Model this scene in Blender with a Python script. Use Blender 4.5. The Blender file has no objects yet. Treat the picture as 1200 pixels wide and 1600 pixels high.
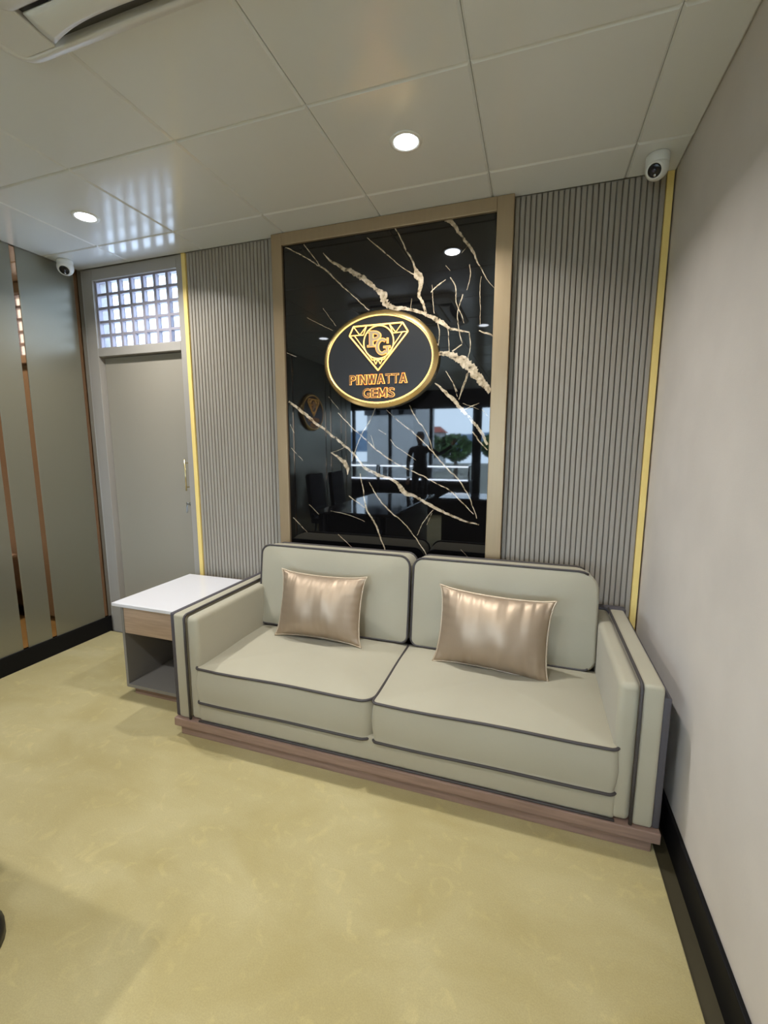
import bpy, bmesh, math, random
from mathutils import Vector, Matrix

# ------------------------------------------------------------------ camera, sky, exposure
SC = bpy.context.scene
COL = SC.collection
R = math.radians
H = 2.704            # ceiling height
XL, XR = -2.888, 0.808   # side walls
YB = -7.5            # glazed shop front behind the camera

cam_d = bpy.data.cameras.new('camera')
cam_d.sensor_fit = 'HORIZONTAL'
cam_d.sensor_width = 36.0
cam_d.lens = 36.0 * 695.0 / 1200.0
cam_d.clip_start = 0.02
cam = bpy.data.objects.new('camera', cam_d)
COL.objects.link(cam)
yaw, pitch, roll = -0.3243, -0.1465, 0.0015
fw = Vector((math.sin(yaw) * math.cos(pitch), math.cos(yaw) * math.cos(pitch), math.sin(pitch)))
rt = Vector((math.cos(yaw), -math.sin(yaw), 0))
up = rt.cross(fw)
rt2 = rt * math.cos(roll) + up * math.sin(roll)
up2 = up * math.cos(roll) - rt * math.sin(roll)
cam.matrix_world = Matrix(((rt2.x, up2.x, -fw.x, 0.2615), (rt2.y, up2.y, -fw.y, -2.5202),
                           (rt2.z, up2.z, -fw.z, 1.4684), (0, 0, 0, 1)))
SC.camera = cam

world = bpy.data.worlds.new('sky')
SC.world = world
world.use_nodes = True
bg = world.node_tree.nodes['Background']
bg.inputs['Color'].default_value = (0.60, 0.79, 1.0, 1)
SKY = 14.5
LAMP_W = 14.5
bg.inputs['Strength'].default_value = SKY

vs = SC.view_settings
vs.view_transform = 'Standard'
vs.look = 'None'
vs.gamma = 1.0
vs.use_curve_mapping = False
vs.exposure = 0.22
SC.cycles.use_denoising = True
SC.cycles.max_bounces = 10
SC.cycles.diffuse_bounces = 6
SC.cycles.transparent_max_bounces = 12
SC.cycles.caustics_reflective = False
SC.cycles.caustics_refractive = False
SC.cycles.sample_clamp_indirect = 6.0

# ------------------------------------------------------------------ materials
def new_mat(name):
    m = bpy.data.materials.new(name)
    m.use_nodes = True
    nt = m.node_tree
    return m, nt, nt.nodes['Principled BSDF']

def mat(name, col, rough=0.5, metal=0.0, ior=1.45, spec=0.5, var=0.0, vscale=6.0, bump=0.0, bscale=80.0,
        stretch=None, sheen=0.0, coat=0.0, aniso=0.0, bdist=0.002):
    """procedural material: base colour with a little mottling, optional fine bump"""
    m, nt, b = new_mat(name)
    b.inputs['Base Color'].default_value = (*col, 1)
    b.inputs['Roughness'].default_value = rough
    b.inputs['Metallic'].default_value = metal
    b.inputs['IOR'].default_value = ior
    b.inputs['Specular IOR Level'].default_value = spec
    b.inputs['Sheen Weight'].default_value = sheen
    b.inputs['Coat Weight'].default_value = coat
    b.inputs['Anisotropic'].default_value = aniso
    N, L = nt.nodes, nt.links
    tc = N.new('ShaderNodeTexCoord')
    mp = N.new('ShaderNodeMapping')
    if stretch:
        mp.inputs['Scale'].default_value = stretch
    L.new(tc.outputs['Object'], mp.inputs['Vector'])
    if var > 0:
        nz = N.new('ShaderNodeTexNoise')
        nz.inputs['Scale'].default_value = vscale
        nz.inputs['Detail'].default_value = 4
        L.new(mp.outputs['Vector'], nz.inputs['Vector'])
        rp = N.new('ShaderNodeValToRGB')
        rp.color_ramp.elements[0].position = 0.3
        rp.color_ramp.elements[1].position = 0.7
        rp.color_ramp.elements[0].color = (*[c * (1 - var) for c in col], 1)
        rp.color_ramp.elements[1].color = (*[min(1, c * (1 + var)) for c in col], 1)
        L.new(nz.outputs['Fac'], rp.inputs['Fac'])
        L.new(rp.outputs['Color'], b.inputs['Base Color'])
    if bump > 0:
        nb = N.new('ShaderNodeTexNoise')
        nb.inputs['Scale'].default_value = bscale
        nb.inputs['Detail'].default_value = 3
        L.new(mp.outputs['Vector'], nb.inputs['Vector'])
        bp = N.new('ShaderNodeBump')
        bp.inputs['Strength'].default_value = bump
        bp.inputs['Distance'].default_value = bdist
        L.new(nb.outputs['Fac'], bp.inputs['Height'])
        L.new(bp.outputs['Normal'], b.inputs['Normal'])
    return m

def emit(name, col, strength):
    m, nt, b = new_mat(name)
    b.inputs['Base Color'].default_value = (*[min(1, c) for c in col], 1)
    b.inputs['Emission Color'].default_value = (*col, 1)
    b.inputs['Emission Strength'].default_value = strength
    return m

def glass_mat(name, tint=(1, 1, 1)):
    m, nt, b = new_mat(name)
    N, L = nt.nodes, nt.links
    out = N['Material Output']
    tr = N.new('ShaderNodeBsdfTransparent')
    tr.inputs['Color'].default_value = (*tint, 1)
    gl = N.new('ShaderNodeBsdfGlossy')
    gl.inputs['Roughness'].default_value = 0.02
    fr = N.new('ShaderNodeFresnel')
    ge = N.new('ShaderNodeNewGeometry')       # leaving the pane: same reflectance as entering it
    io = N.new('ShaderNodeMapRange')
    io.inputs['To Min'].default_value = 1.45
    io.inputs['To Max'].default_value = 1 / 1.45
    L.new(ge.outputs['Backfacing'], io.inputs['Value'])
    L.new(io.outputs['Result'], fr.inputs['IOR'])
    mx = N.new('ShaderNodeMixShader')
    L.new(fr.outputs[0], mx.inputs[0])
    L.new(tr.outputs[0], mx.inputs[1])
    L.new(gl.outputs[0], mx.inputs[2])
    L.new(mx.outputs[0], out.inputs['Surface'])
    N.remove(b)
    return m

def weave_mat(name, col, rough, scale, bump, var=0.05, sheen=0.0, vscale=3.0):
    """woven cloth / linen wallpaper: crossed fine threads over a mottled base"""
    m = mat(name, col, rough, var=var, vscale=vscale, sheen=sheen, spec=0.25)
    nt = m.node_tree
    N, L = nt.nodes, nt.links
    b = N['Principled BSDF']
    tc = N.new('ShaderNodeTexCoord')
    last = None
    for st in ((1, 1, 9), (9, 9, 1)):
        mp = N.new('ShaderNodeMapping')
        mp.inputs['Scale'].default_value = st
        L.new(tc.outputs['Object'], mp.inputs['Vector'])
        nz = N.new('ShaderNodeTexNoise')
        nz.inputs['Scale'].default_value = scale
        nz.inputs['Detail'].default_value = 2
        L.new(mp.outputs['Vector'], nz.inputs['Vector'])
        if last is None:
            last = nz.outputs['Fac']
        else:
            ad = N.new('ShaderNodeMath')
            ad.operation = 'ADD'
            L.new(last, ad.inputs[0])
            L.new(nz.outputs['Fac'], ad.inputs[1])
            last = ad.outputs[0]
    bp = N.new('ShaderNodeBump')
    bp.inputs['Strength'].default_value = bump
    bp.inputs['Distance'].default_value = 0.001
    L.new(last, bp.inputs['Height'])
    L.new(bp.outputs['Normal'], b.inputs['Normal'])
    return m

def carpet_mat():
    m, nt, b = new_mat('carpet_pile')
    N, L = nt.nodes, nt.links
    tc = N.new('ShaderNodeTexCoord')
    def noise(scale, detail, dist=0.0, st=None):
        nz = N.new('ShaderNodeTexNoise')
        nz.inputs['Scale'].default_value = scale
        nz.inputs['Detail'].default_value = detail
        nz.inputs['Distortion'].default_value = dist
        if st:
            mp = N.new('ShaderNodeMapping')
            mp.inputs['Scale'].default_value = st
            mp.inputs['Rotation'].default_value = (0, 0, 0.35)
            L.new(tc.outputs['Object'], mp.inputs['Vector'])
            L.new(mp.outputs['Vector'], nz.inputs['Vector'])
        else:
            L.new(tc.outputs['Object'], nz.inputs['Vector'])
        return nz.outputs['Fac']
    def ramp(fac, p0, c0, p1, c1):
        r = N.new('ShaderNodeValToRGB')
        r.color_ramp.elements[0].position, r.color_ramp.elements[1].position = p0, p1
        r.color_ramp.elements[0].color, r.color_ramp.elements[1].color = (*c0, 1), (*c1, 1)
        L.new(fac, r.inputs['Fac'])
        return r.outputs['Color']
    base = ramp(noise(2.2, 5, 0.6, (1, 1.8, 1)), 0.32, CARPET_A, 0.68, CARPET_B)
    spots = ramp(noise(12, 7, 1.6), 0.56, (1, 1, 1), 0.74, (1.13, 1.12, 1.08))
    fib = ramp(noise(260, 3), 0.3, (0.93, 0.93, 0.93), 0.7, (1.06, 1.06, 1.06))
    col = base
    for o in (spots, fib):
        mx = N.new('ShaderNodeMix')
        mx.data_type = 'RGBA'
        mx.blend_type = 'MULTIPLY'
        mx.inputs['Factor'].default_value = 1.0
        L.new(col, mx.inputs['A'])
        L.new(o, mx.inputs['B'])
        col = mx.outputs['Result']
    L.new(col, b.inputs['Base Color'])
    b.inputs['Roughness'].default_value = 0.9
    b.inputs['Specular IOR Level'].default_value = 0.15
    b.inputs['Sheen Weight'].default_value = 0.15
    bp = N.new('ShaderNodeBump')
    bp.inputs['Strength'].default_value = 0.25
    bp.inputs['Distance'].default_value = 0.003
    L.new(noise(180, 4), bp.inputs['Height'])
    L.new(bp.outputs['Normal'], b.inputs['Normal'])
    return m

def marble_vein_mat():
    m, nt, b = new_mat('marble_vein')
    N, L = nt.nodes, nt.links
    tc = N.new('ShaderNodeTexCoord')
    nz = N.new('ShaderNodeTexNoise')
    nz.inputs['Scale'].default_value = 38
    nz.inputs['Detail'].default_value = 6
    L.new(tc.outputs['Object'], nz.inputs['Vector'])
    r = N.new('ShaderNodeValToRGB')
    e = r.color_ramp.elements
    e[0].position, e[0].color = 0.34, (0.035, 0.026, 0.018, 1)
    e[1].position, e[1].color = 0.62, (0.66, 0.55, 0.40, 1)
    e.new(0.42).color = (0.36, 0.28, 0.18, 1)
    L.new(nz.outputs['Fac'], r.inputs['Fac'])
    L.new(r.outputs['Color'], b.inputs['Base Color'])
    b.inputs['Roughness'].default_value = 0.03
    b.inputs['IOR'].default_value = 1.6
    return m

CARPET_A, CARPET_B = (0.385, 0.322, 0.148), (0.455, 0.395, 0.21)
M = {}
M['ceiling'] = mat('ceiling_paint', (0.78, 0.80, 0.79), 0.15, spec=0.55, bump=0.02, bscale=5, bdist=0.01)
M['plaster'] = mat('plaster', (0.45, 0.43, 0.40), 0.8)
M['wallpaper'] = weave_mat('linen_wallpaper', (0.66, 0.61, 0.555), 0.6, 60, 0.25, var=0.05)
M['slat'] = mat('taupe_slat', (0.345, 0.31, 0.26), 0.38, var=0.05, vscale=20, stretch=(1, 1, .05))
M['slat_back'] = mat('dark_slat_backing', (0.20, 0.18, 0.145), 0.6)
M['lacquer'] = mat('champagne_panel', (0.28, 0.27, 0.21), 0.30, metal=0.55, bump=0.02, bscale=4, bdist=0.01)
M['copper'] = mat('copper_mirror', (0.48, 0.28, 0.16), 0.05, metal=1.0, bump=0.03, bscale=6, bdist=0.003)
M['black_skirting'] = mat('black_skirting', (0.006, 0.006, 0.007), 0.55, spec=0.2)
M['dark_floor'] = mat('dark_olive_floor', (0.055, 0.045, 0.022), 0.6, var=0.1)
M['carpet'] = carpet_mat()
M['door'] = mat('taupe_door_laminate', (0.33, 0.30, 0.245), 0.26, spec=0.5)
M['door_frame'] = mat('taupe_door_frame', (0.36, 0.335, 0.30), 0.35)
M['white_paint'] = mat('white_lattice_paint', (0.36, 0.34, 0.40), 0.45)
M['yellow'] = mat('yellow_gold_trim', (0.90, 0.68, 0.23), 0.4, metal=0.0)
M['bronze'] = mat('champagne_bronze_frame', (0.40, 0.295, 0.175), 0.38, metal=0.5, var=0.03, vscale=60, stretch=(1, 1, .05))
M['marble'] = mat('black_marble', (0.0035, 0.0035, 0.004), 0.025, ior=1.6)
M['vein'] = marble_vein_mat()
M['gold'] = mat('mirror_gold', (0.92, 0.66, 0.30), 0.27, metal=1.0)
M['sign_plate'] = mat('black_sign_plate', (0.022, 0.022, 0.023), 0.35)
M['led'] = emit('warm_led_line', (1.0, 0.58, 0.16), 1.7)
M['glow'] = emit('amber_halo', (1.0, 0.45, 0.10), 1.25)
M['letter_face'] = mat('bronze_letter_face', (0.28, 0.15, 0.06), 0.35, metal=0.5)
M['monogram_face'] = mat('pale_gold_monogram', (0.55, 0.44, 0.27), 0.3, metal=0.4)
M['sofa'] = weave_mat('beige_upholstery', (0.41, 0.378, 0.285), 0.75, 90, 0.2, var=0.035, sheen=0.15)
M['piping'] = mat('dark_piping', (0.055, 0.048, 0.047), 0.55)
M['sofa_side'] = weave_mat('charcoal_upholstery', (0.085, 0.078, 0.085), 0.7, 90, 0.2)
M['walnut'] = mat('taupe_wood', (0.285, 0.19, 0.15), 0.45, var=0.16, vscale=7, stretch=(1, 12, 12))
M['oak'] = mat('drawer_oak', (0.44, 0.32, 0.23), 0.4, var=0.13, vscale=6, stretch=(1, 8, 14))
M['laminate'] = mat('grey_laminate', (0.23, 0.22, 0.205), 0.4)
M['quartz'] = mat('white_quartz', (0.76, 0.75, 0.78), 0.07, ior=1.5)
M['satin'] = mat('champagne_satin', (0.42, 0.325, 0.235), 0.50, metal=0.62, var=0.06, vscale=4, bump=0.10, bscale=30, stretch=(1, 1, .3))
M['satin_cord'] = mat('satin_cord', (0.55, 0.44, 0.31), 0.4, metal=0.35)
M['white_plastic'] = mat('white_plastic', (0.78, 0.78, 0.74), 0.35)
M['ac_plastic'] = mat('ac_plastic', (0.74, 0.74, 0.71), 0.35)
M['duct'] = mat('grey_duct', (0.09, 0.09, 0.09), 0.6)
M['dark_plastic'] = mat('dark_plastic', (0.012, 0.012, 0.015), 0.2)
M['lens'] = mat('lens_glass', (0.02, 0.02, 0.04), 0.03, ior=1.7)
M['chrome'] = mat('chrome', (0.75, 0.76, 0.78), 0.12, metal=1.0)
M['brass'] = mat('brass', (0.80, 0.66, 0.34), 0.25, metal=0.9)
M['downlight'] = emit('downlight_diffuser', (0.86, 0.92, 1.0), 14.0)
M['glass'] = glass_mat('clear_glass')
M['frosted'] = glass_mat('dim_transom_glass', (.60, .60, .62))
M['black_metal'] = mat('black_metal', (0.012, 0.012, 0.013), 0.4, metal=0.3)
M['black_stone'] = mat('black_desk_gloss', (0.012, 0.011, 0.011), 0.06)
M['black_wood'] = mat('dark_wood', (0.02, 0.016, 0.013), 0.4)
M['cool_led'] = emit('cool_led_strip', (0.75, 0.85, 1.0), 26.0)
M['case_shelf'] = mat('display_shelf', (0.35, 0.37, 0.40), 0.3)
M['cloth_dark'] = mat('dark_clothing', (0.015, 0.016, 0.02), 0.8)
M['skin'] = mat('skin', (0.30, 0.17, 0.11), 0.5)
M['hair'] = mat('black_hair', (0.01, 0.008, 0.007), 0.5)
M['leaf'] = mat('tree_leaves', (0.055, 0.11, 0.03), 0.7, var=0.4, vscale=2.5)
M['bark'] = mat('bark', (0.08, 0.06, 0.04), 0.9)
M['hill'] = mat('hazy_hillside', (0.10, 0.16, 0.24), 0.95, var=0.2, vscale=.05)
M['ground'] = mat('ground_outside', (0.16, 0.16, 0.13), 0.9, var=0.2, vscale=.2)
M['roof_tile'] = mat('red_roof', (0.32, 0.07, 0.04), 0.8, var=0.2)
M['house_wall'] = mat('house_wall', (0.42, 0.42, 0.42), 0.8)

# ------------------------------------------------------------------ helpers
def origin(p):
    """world position of the thing a part belongs to (parts sit at their thing's origin)"""
    while p is not None and p.parent is not None:
        p = p.parent
    return Vector(p.location) if p is not None else Vector((0, 0, 0))

def link(name, me, mats, parent=None, smooth=False):
    if not isinstance(mats, (list, tuple)):
        mats = [mats]
    for m in mats:
        me.materials.append(m)
    if smooth:
        me.shade_smooth()
    o = bpy.data.objects.new(name, me)
    COL.objects.link(o)
    if parent is not None:
        o.parent = parent
    return o

def mesh(name, verts, faces, mats, parent=None, smooth=False, idx=None, local=False):
    off = Vector((0, 0, 0)) if (local or parent is None) else origin(parent)
    me = bpy.data.meshes.new(name)
    me.from_pydata([Vector(v) - off for v in verts], [], faces)
    if idx:
        me.polygons.foreach_set('material_index', idx)
    me.update()
    return link(name, me, mats, parent, smooth)

def bm_obj(name, bm, mats, parent=None, smooth=False, local=False):
    off = Vector((0, 0, 0)) if (local or parent is None) else origin(parent)
    if off.length:
        bmesh.ops.translate(bm, verts=bm.verts, vec=-off)
    me = bpy.data.meshes.new(name)
    bm.to_mesh(me)
    bm.free()
    return link(name, me, mats, parent, smooth)

def add_box(bm, x0, x1, y0, y1, z0, z1, bevel=0.0, seg=2, mi=0):
    r = bmesh.ops.create_cube(bm, size=1.0)
    vs_ = r['verts']
    for v in vs_:
        v.co = Vector(((x0 + x1) / 2 + v.co.x * (x1 - x0), (y0 + y1) / 2 + v.co.y * (y1 - y0), (z0 + z1) / 2 + v.co.z * (z1 - z0)))
    fs = list({f for v in vs_ for f in v.link_faces})
    for f in fs:
        f.material_index = mi
    if bevel > 0:
        es = list({e for v in vs_ for e in v.link_edges})
        bmesh.ops.bevel(bm, geom=es, offset=bevel, segments=seg, affect='EDGES', profile=0.5)

def box(name, x0, x1, y0, y1, z0, z1, m, parent=None, bevel=0.0, seg=2, local=False, smooth=False):
    bm = bmesh.new()
    add_box(bm, x0, x1, y0, y1, z0, z1, bevel, seg)
    return bm_obj(name, bm, m, parent, smooth, local)

def tube_geo(pts, rad, closed=False, seg=8):
    pts = [Vector(p) for p in pts]
    n = len(pts)
    verts, faces = [], []
    prev = None
    for i, p in enumerate(pts):
        a = pts[(i - 1) % n] if (closed or i > 0) else p
        c = pts[(i + 1) % n] if (closed or i < n - 1) else p
        t = (c - a).normalized()
        if prev is None:
            ref = Vector((0, 0, 1)) if abs(t.z) < 0.9 else Vector((1, 0, 0))
            u = (ref - t * ref.dot(t)).normalized()
        else:
            u = prev - t * prev.dot(t)
            u = u.normalized() if u.length > 1e-6 else prev
        prev = u
        w = t.cross(u)
        rr = rad[i] if isinstance(rad, (list, tuple)) else rad
        for k in range(seg):
            an = 2 * math.pi * k / seg
            verts.append(p + (u * math.cos(an) + w * math.sin(an)) * rr)
    m = n if closed else n - 1
    for i in range(m):
        for k in range(seg):
            a0, a1 = i * seg + k, i * seg + (k + 1) % seg
            b0, b1 = ((i + 1) % n) * seg + k, ((i + 1) % n) * seg + (k + 1) % seg
            faces.append((a0, a1, b1, b0))
    if not closed:
        faces.append(tuple(reversed(range(seg))))
        faces.append(tuple((n - 1) * seg + k for k in range(seg)))
    return verts, faces

def tube(name, pts, rad, m, parent=None, closed=False, seg=8, local=False):
    v, f = tube_geo(pts, rad, closed, seg)
    return mesh(name, v, f, m, parent, True, None, local)

def lathe_geo(profile, seg=32, mtx=None):
    """profile of (radius, height) about local z"""
    verts, faces = [], []
    for r, z in profile:
        for k in range(seg):
            a = 2 * math.pi * k / seg
            v = Vector((r * math.cos(a), r * math.sin(a), z))
            verts.append(mtx @ v if mtx else v)
    for i in range(len(profile) - 1):
        for k in range(seg):
            faces.append((i * seg + k, i * seg + (k + 1) % seg, (i + 1) * seg + (k + 1) % seg, (i + 1) * seg + k))
    faces.append(tuple(reversed(range(seg))))
    faces.append(tuple((len(profile) - 1) * seg + k for k in range(seg)))
    return verts, faces

def lathe(name, profile, m, parent=None, seg=32, mtx=None, local=False, smooth=True):
    v, f = lathe_geo(profile, seg, mtx)
    o = mesh(name, v, f, m, parent, smooth, None, local)
    return o

def thing(name, loc, label, cat, group=None):
    o = bpy.data.objects.new(name, None)
    o.empty_display_size = 0.05
    COL.objects.link(o)
    o.location = loc
    o['label'] = label
    o['category'] = cat
    if group:
        o['group'] = group
    return o

def struct(o, label=None, cat=None):
    o['kind'] = 'structure'
    if label:
        o['label'] = label
    if cat:
        o['category'] = cat
    return o

def kids(o):
    return [c for c in bpy.data.objects if c.parent == o]

def copy_thing(root, loc, label, rotz=0.0, group=None):
    r = root.copy()
    COL.objects.link(r)
    r.location = loc
    r.rotation_euler = (0, 0, rotz)
    r['label'] = label
    if group:
        r['group'] = group
    for c in kids(root):
        d = c.copy()
        COL.objects.link(d)
        d.parent = r
        for g in kids(c):
            e = g.copy()
            COL.objects.link(e)
            e.parent = d
    return r

def rr_outline(hx, hy, radii, n=6, sub=8):
    """rounded rectangle, counter-clockwise from the (+x,-y) corner; radii for (+-),(++),(-+),(--)"""
    pts = []
    cs = [(hx, -hy, -90, radii[0]), (hx, hy, 0, radii[1]), (-hx, hy, 90, radii[2]), (-hx, -hy, 180, radii[3])]
    arcs = []
    for x, y, a0, r in cs:
        cx, cy = x - math.copysign(r, x), y - math.copysign(r, y)
        arcs.append([(cx + r * math.cos(R(a0 + 90 * k / n)), cy + r * math.sin(R(a0 + 90 * k / n))) for k in range(n + 1)])
    for i in range(4):
        pts += arcs[i]
        a, b = arcs[i][-1], arcs[(i + 1) % 4][0]
        for k in range(1, sub):
            t = k / sub
            pts.append((a[0] + (b[0] - a[0]) * t, a[1] + (b[1] - a[1]) * t))
    return pts

def loft(rings, cap0=True, cap1=True):
    n = len(rings[0])
    verts = [v for r in rings for v in r]
    faces = []
    for i in range(len(rings) - 1):
        for k in range(n):
            faces.append((i * n + k, i * n + (k + 1) % n, (i + 1) * n + (k + 1) % n, (i + 1) * n + k))
    if cap0:
        faces.append(tuple(reversed(range(n))))
    if cap1:
        faces.append(tuple((len(rings) - 1) * n + k for k in range(n)))
    return verts, faces

def cushion(name, hx, hy, hz, radii, mtx, m, parent, crown=0.03, under=0.01, bulge=0.01, piped=(True, True), pr=0.0062,
            pipe_mat=None, skip=None, wob=0.0, seed=1, edge=0.010):
    """box cushion: rounded-rectangle outline (x,y), thickness 2*hz along local z, crowned face, piped edges"""
    rnd = random.Random(seed)
    out = rr_outline(hx, hy, radii)
    ph = rnd.uniform(0, 6)
    def zt(x, y):
        return wob * (math.sin(x * 9 + ph) + 0.6 * math.sin(y * 13 + ph * 2 + x * 5))
    rings = []
    S = [0.04, 0.25, 0.5, 0.7, 0.85, 0.93, 0.975]
    def side(t, inset=0.0):
        b = bulge * math.sin(math.pi * t) - inset
        return [(x + math.copysign(b, x) * min(1, abs(x) / hx * 1.0) ** 6 if abs(x) > 0 else x,
                 y + math.copysign(b, y) * min(1, abs(y) / hy * 1.0) ** 6 if abs(y) > 0 else y,
                 -hz + 2 * hz * t + (zt(x, y) if t > .5 else 0.5 * zt(x, y))) for x, y in out]
    e = edge / (2 * hz)
    lo_, hi_ = side(0.0, edge * .55), side(1.0, edge * .55)
    for s in S:
        rings.append([(x * s, y * s, -hz + (z + hz) * s - under * (1 - s ** 3)) for x, y, z in lo_])
    rings.append(side(0.0, edge * .55))
    rings.append(side(e * .35, edge * .15))
    for t in (e, 0.25, 0.5, 0.75, 1 - e):
        rings.append(side(t))
    rings.append(side(1 - e * .35, edge * .15))
    rings.append(side(1.0, edge * .55))
    for s in reversed(S):
        rings.append([(x * s, y * s, hz + crown * (1 - s ** 3) + (z - hz) * s) for x, y, z in hi_])
    v, f = loft(rings)
    v = [mtx @ Vector(p) for p in v]
    o = mesh(name, v, f, m, parent, True)
    for flag, t in ((piped[0], 0.0), (piped[1], 1.0)):
        if flag:
            path = [mtx @ Vector((x, y, z)) for x, y, z in side(t, edge * .25)]
            if skip:
                path = path[skip[0]:] + path[:skip[1]]
            tube('piping', path, pr, pipe_mat or M['piping'], o, not skip, 8)
    return o

# ------------------------------------------------------------------ the room
FZ = 0.012          # carpet thickness
struct(box('floor', -5.1, XR + .12, YB - .15, .14, -.12, 0.0, M['dark_floor']), 'dark olive floor showing as a strip beside the right wall', None)
cp = box('carpet', XL + .013, 0.745, YB + .02, -.02, 0.0, FZ, M['carpet'], None, 0.004, 2)
cp['label'] = 'beige yellow plush carpet covering the floor in front of the sofa'
cp['category'] = 'carpet'

# ceiling: backing slab with metal tiles, each tile a bevelled panel
ceil = struct(box('ceiling', -5.1, XR + .12, YB - .15, .14, H + .02, H + .12, M['plaster']))
xs = [XL] + [k * .6 for k in range(-4, 2)] + [XR]
ys = [0.0] + [-.2541 - k * .6188 for k in range(12)] + [YB]
tile_cache = {}
def tile_mesh(w, d):
    key = (round(w, 3), round(d, 3))
    if key not in tile_cache:
        bm = bmesh.new()
        g, b = .0010, .008
        x, y = w / 2 - g, d / 2 - g
        rings = [[(x, -y, .02), (x, y, .02), (-x, y, .02), (-x, -y, .02)],
                 [(x, -y, b), (x, y, b), (-x, y, b), (-x, -y, b)],
                 [(x - b, -y + b, 0), (x - b, y - b, 0), (-x + b, y - b, 0), (-x + b, -y + b, 0)]]
        v, f = loft(rings)
        me = bpy.data.meshes.new('ceiling_tile')
        me.from_pydata(v, [], [tuple(reversed(q)) for q in f])
        me.materials.append(M['ceiling'])
        tile_cache[key] = me
    return tile_cache[key]
for i in range(len(xs) - 1):
    for j in range(len(ys) - 1):
        w, d = xs[i + 1] - xs[i], ys[j] - ys[j + 1]
        o = bpy.data.objects.new('ceiling_tile', tile_mesh(w, d))
        COL.objects.link(o)
        o.location = ((xs[i] + xs[i + 1]) / 2, (ys[j] + ys[j + 1]) / 2, H)
        o.parent = ceil
box('soffit_panel', -5.1, XL, YB, -5.06, H, H + .02, M['ceiling'], ceil)

# right wall, its skirting
struct(box('wall_right', XR, XR + .12, YB - .15, .14, 0, H + .02, M['wallpaper']))
struct(box('baseboard_right', XR - .014, XR, YB + .05, .0, 0, .133, M['black_skirting'], None, .003))

# back wall with the door and transom opening
bm = bmesh.new()
add_box(bm, -1.975, XR, .030, .14, 0, H + .02)
add_box(bm, -3.0, -2.865, .016, .14, 0, H + .02)
add_box(bm, -2.865, -1.975, .03, .14, 2.70, H + .02)
struct(bm_obj('wall_back', bm, M['plaster']))
struct(box('baseboard_back', -1.94, XR - .014, -.016, -.004, 0, .10, M['black_skirting'], None, .003))

# left wall: lacquered panels with copper mirror strips let in between
wl = struct(box('wall_left', XL - .12, XL - .012, -5.06, .14, 0, H + .02, M['plaster']))
cuts = [-.030, -.436, -.625, -1.035, -1.224, -1.634, -1.823, -2.233, -2.422, -2.832, -3.021, -4.02, -4.21, -4.62, -4.81]
edge0 = -.046
for i, c in enumerate(cuts):
    hw = .0165
    tube_w = box('copper_strip', XL - .012, XL - .004, c - hw, c + hw, .12, H, M['copper'], wl)
    nxt = cuts[i + 1] if i + 1 < len(cuts) else -5.06
    box('wall_panel', XL - .012, XL, nxt + .0165, c - hw, .12, H, M['lacquer'], wl, .0025, 2)
box('corner_reveal', XL - .012, XL - .006, -.0135, .016, 0, H, M['slat_back'], wl)
struct(box('baseboard_left', XL, XL + .012, -5.06, -.0, 0, .133, M['black_skirting'], None, .003))
# alcove behind the end of the left wall, and the glazed shop front
struct(box('wall_alcove', -5.1, XL - .12, -5.06, -4.94, 0, H + .02, M['black_wood']))
struct(box('wall_far_left', -5.12, -5.0, YB - .15, -5.06, 0, H + .02, M['black_wood']))
wf = box('wall_front', -5.1, XR + .12, YB - .12, YB, 2.34, H + .02, M['black_wood'])
struct(wf)
wx = [-5.0, -3.86, -2.95, -1.98, -1.02, -.55, .808]
wn = thing('window_1', (-2, YB, 0), 'glazed shop front of tall panes in black metal frames', 'window')
struct(wn)
for i in range(len(wx) - 1):
    w0 = .05 if i < 4 else .12
    box('mullion', wx[i] - .035, wx[i] + (.035 if i != 4 else .16), YB - .08, YB, 0, 2.34, M['black_metal'], wn, .004)
    box('pane', wx[i] + .035, wx[i + 1] - .035, YB - .045, YB - .037, .06, 2.30, M['glass'], wn)
box('sill', -5.0, XR, YB - .09, YB + .0, 0, .06, M['black_metal'], wn, .004)
box('head', -5.0, XR, YB - .09, YB + .0, 2.30, 2.34, M['black_metal'], wn, .004)

# ------------------------------------------------------------------ door and its lattice transom
dr = thing('door_1', (-2.42, 0, 0), 'taupe flush door with a slim brass pull, left of the fluted wall', 'door')
struct(dr)
bm = bmesh.new()
add_box(bm, -2.865, -2.772, 0, .11, 0, H - .002, .003)
add_box(bm, -2.028, -1.976, 0, .11, 0, H - .002, .003)
add_box(bm, -2.772, -2.028, 0, .11, 2.108, 2.166, .003)
add_box(bm, -2.772, -2.028, 0, .11, 2.626, H - .002, .003)
add_box(bm, -2.772, -2.028, .095, .11, 0, 2.108)
bm_obj('door_frame', bm, M['door_frame'], dr)
leaf = box('door_leaf', -2.768, -2.032, .046, .09, .014, 2.104, M['door'], dr, .002)
hd = tube('pull_handle', [(-2.062, .006, 1.155), (-2.062, .006, 1.376)], .0048, M['brass'], leaf, seg=10)
for z in (1.18, 1.35):
    v, f = tube_geo([(-2.062, .006, z), (-2.062, .048, z)], .004)
    bm2 = bmesh.new(); bm2.from_mesh(hd.data)
    me2 = bpy.data.meshes.new('t'); me2.from_pydata([Vector(q) - origin(dr) for q in v], [], f)
    bm2.from_mesh(me2); bm2.to_mesh(hd.data); bm2.free()
    bpy.data.meshes.remove(me2)
lathe('lock_cylinder', [(.004, 0), (.013, 0), (.013, .010), (.009, .013), (.002, .013)], M['chrome'], leaf, 20,
      Matrix.Translation((-2.062, .046, 1.058)) @ Matrix.Rotation(R(90), 4, 'X'))
bm = bmesh.new()
add_box(bm, -2.0645, -2.0595, .006, .034, 1.053, 1.063)
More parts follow.
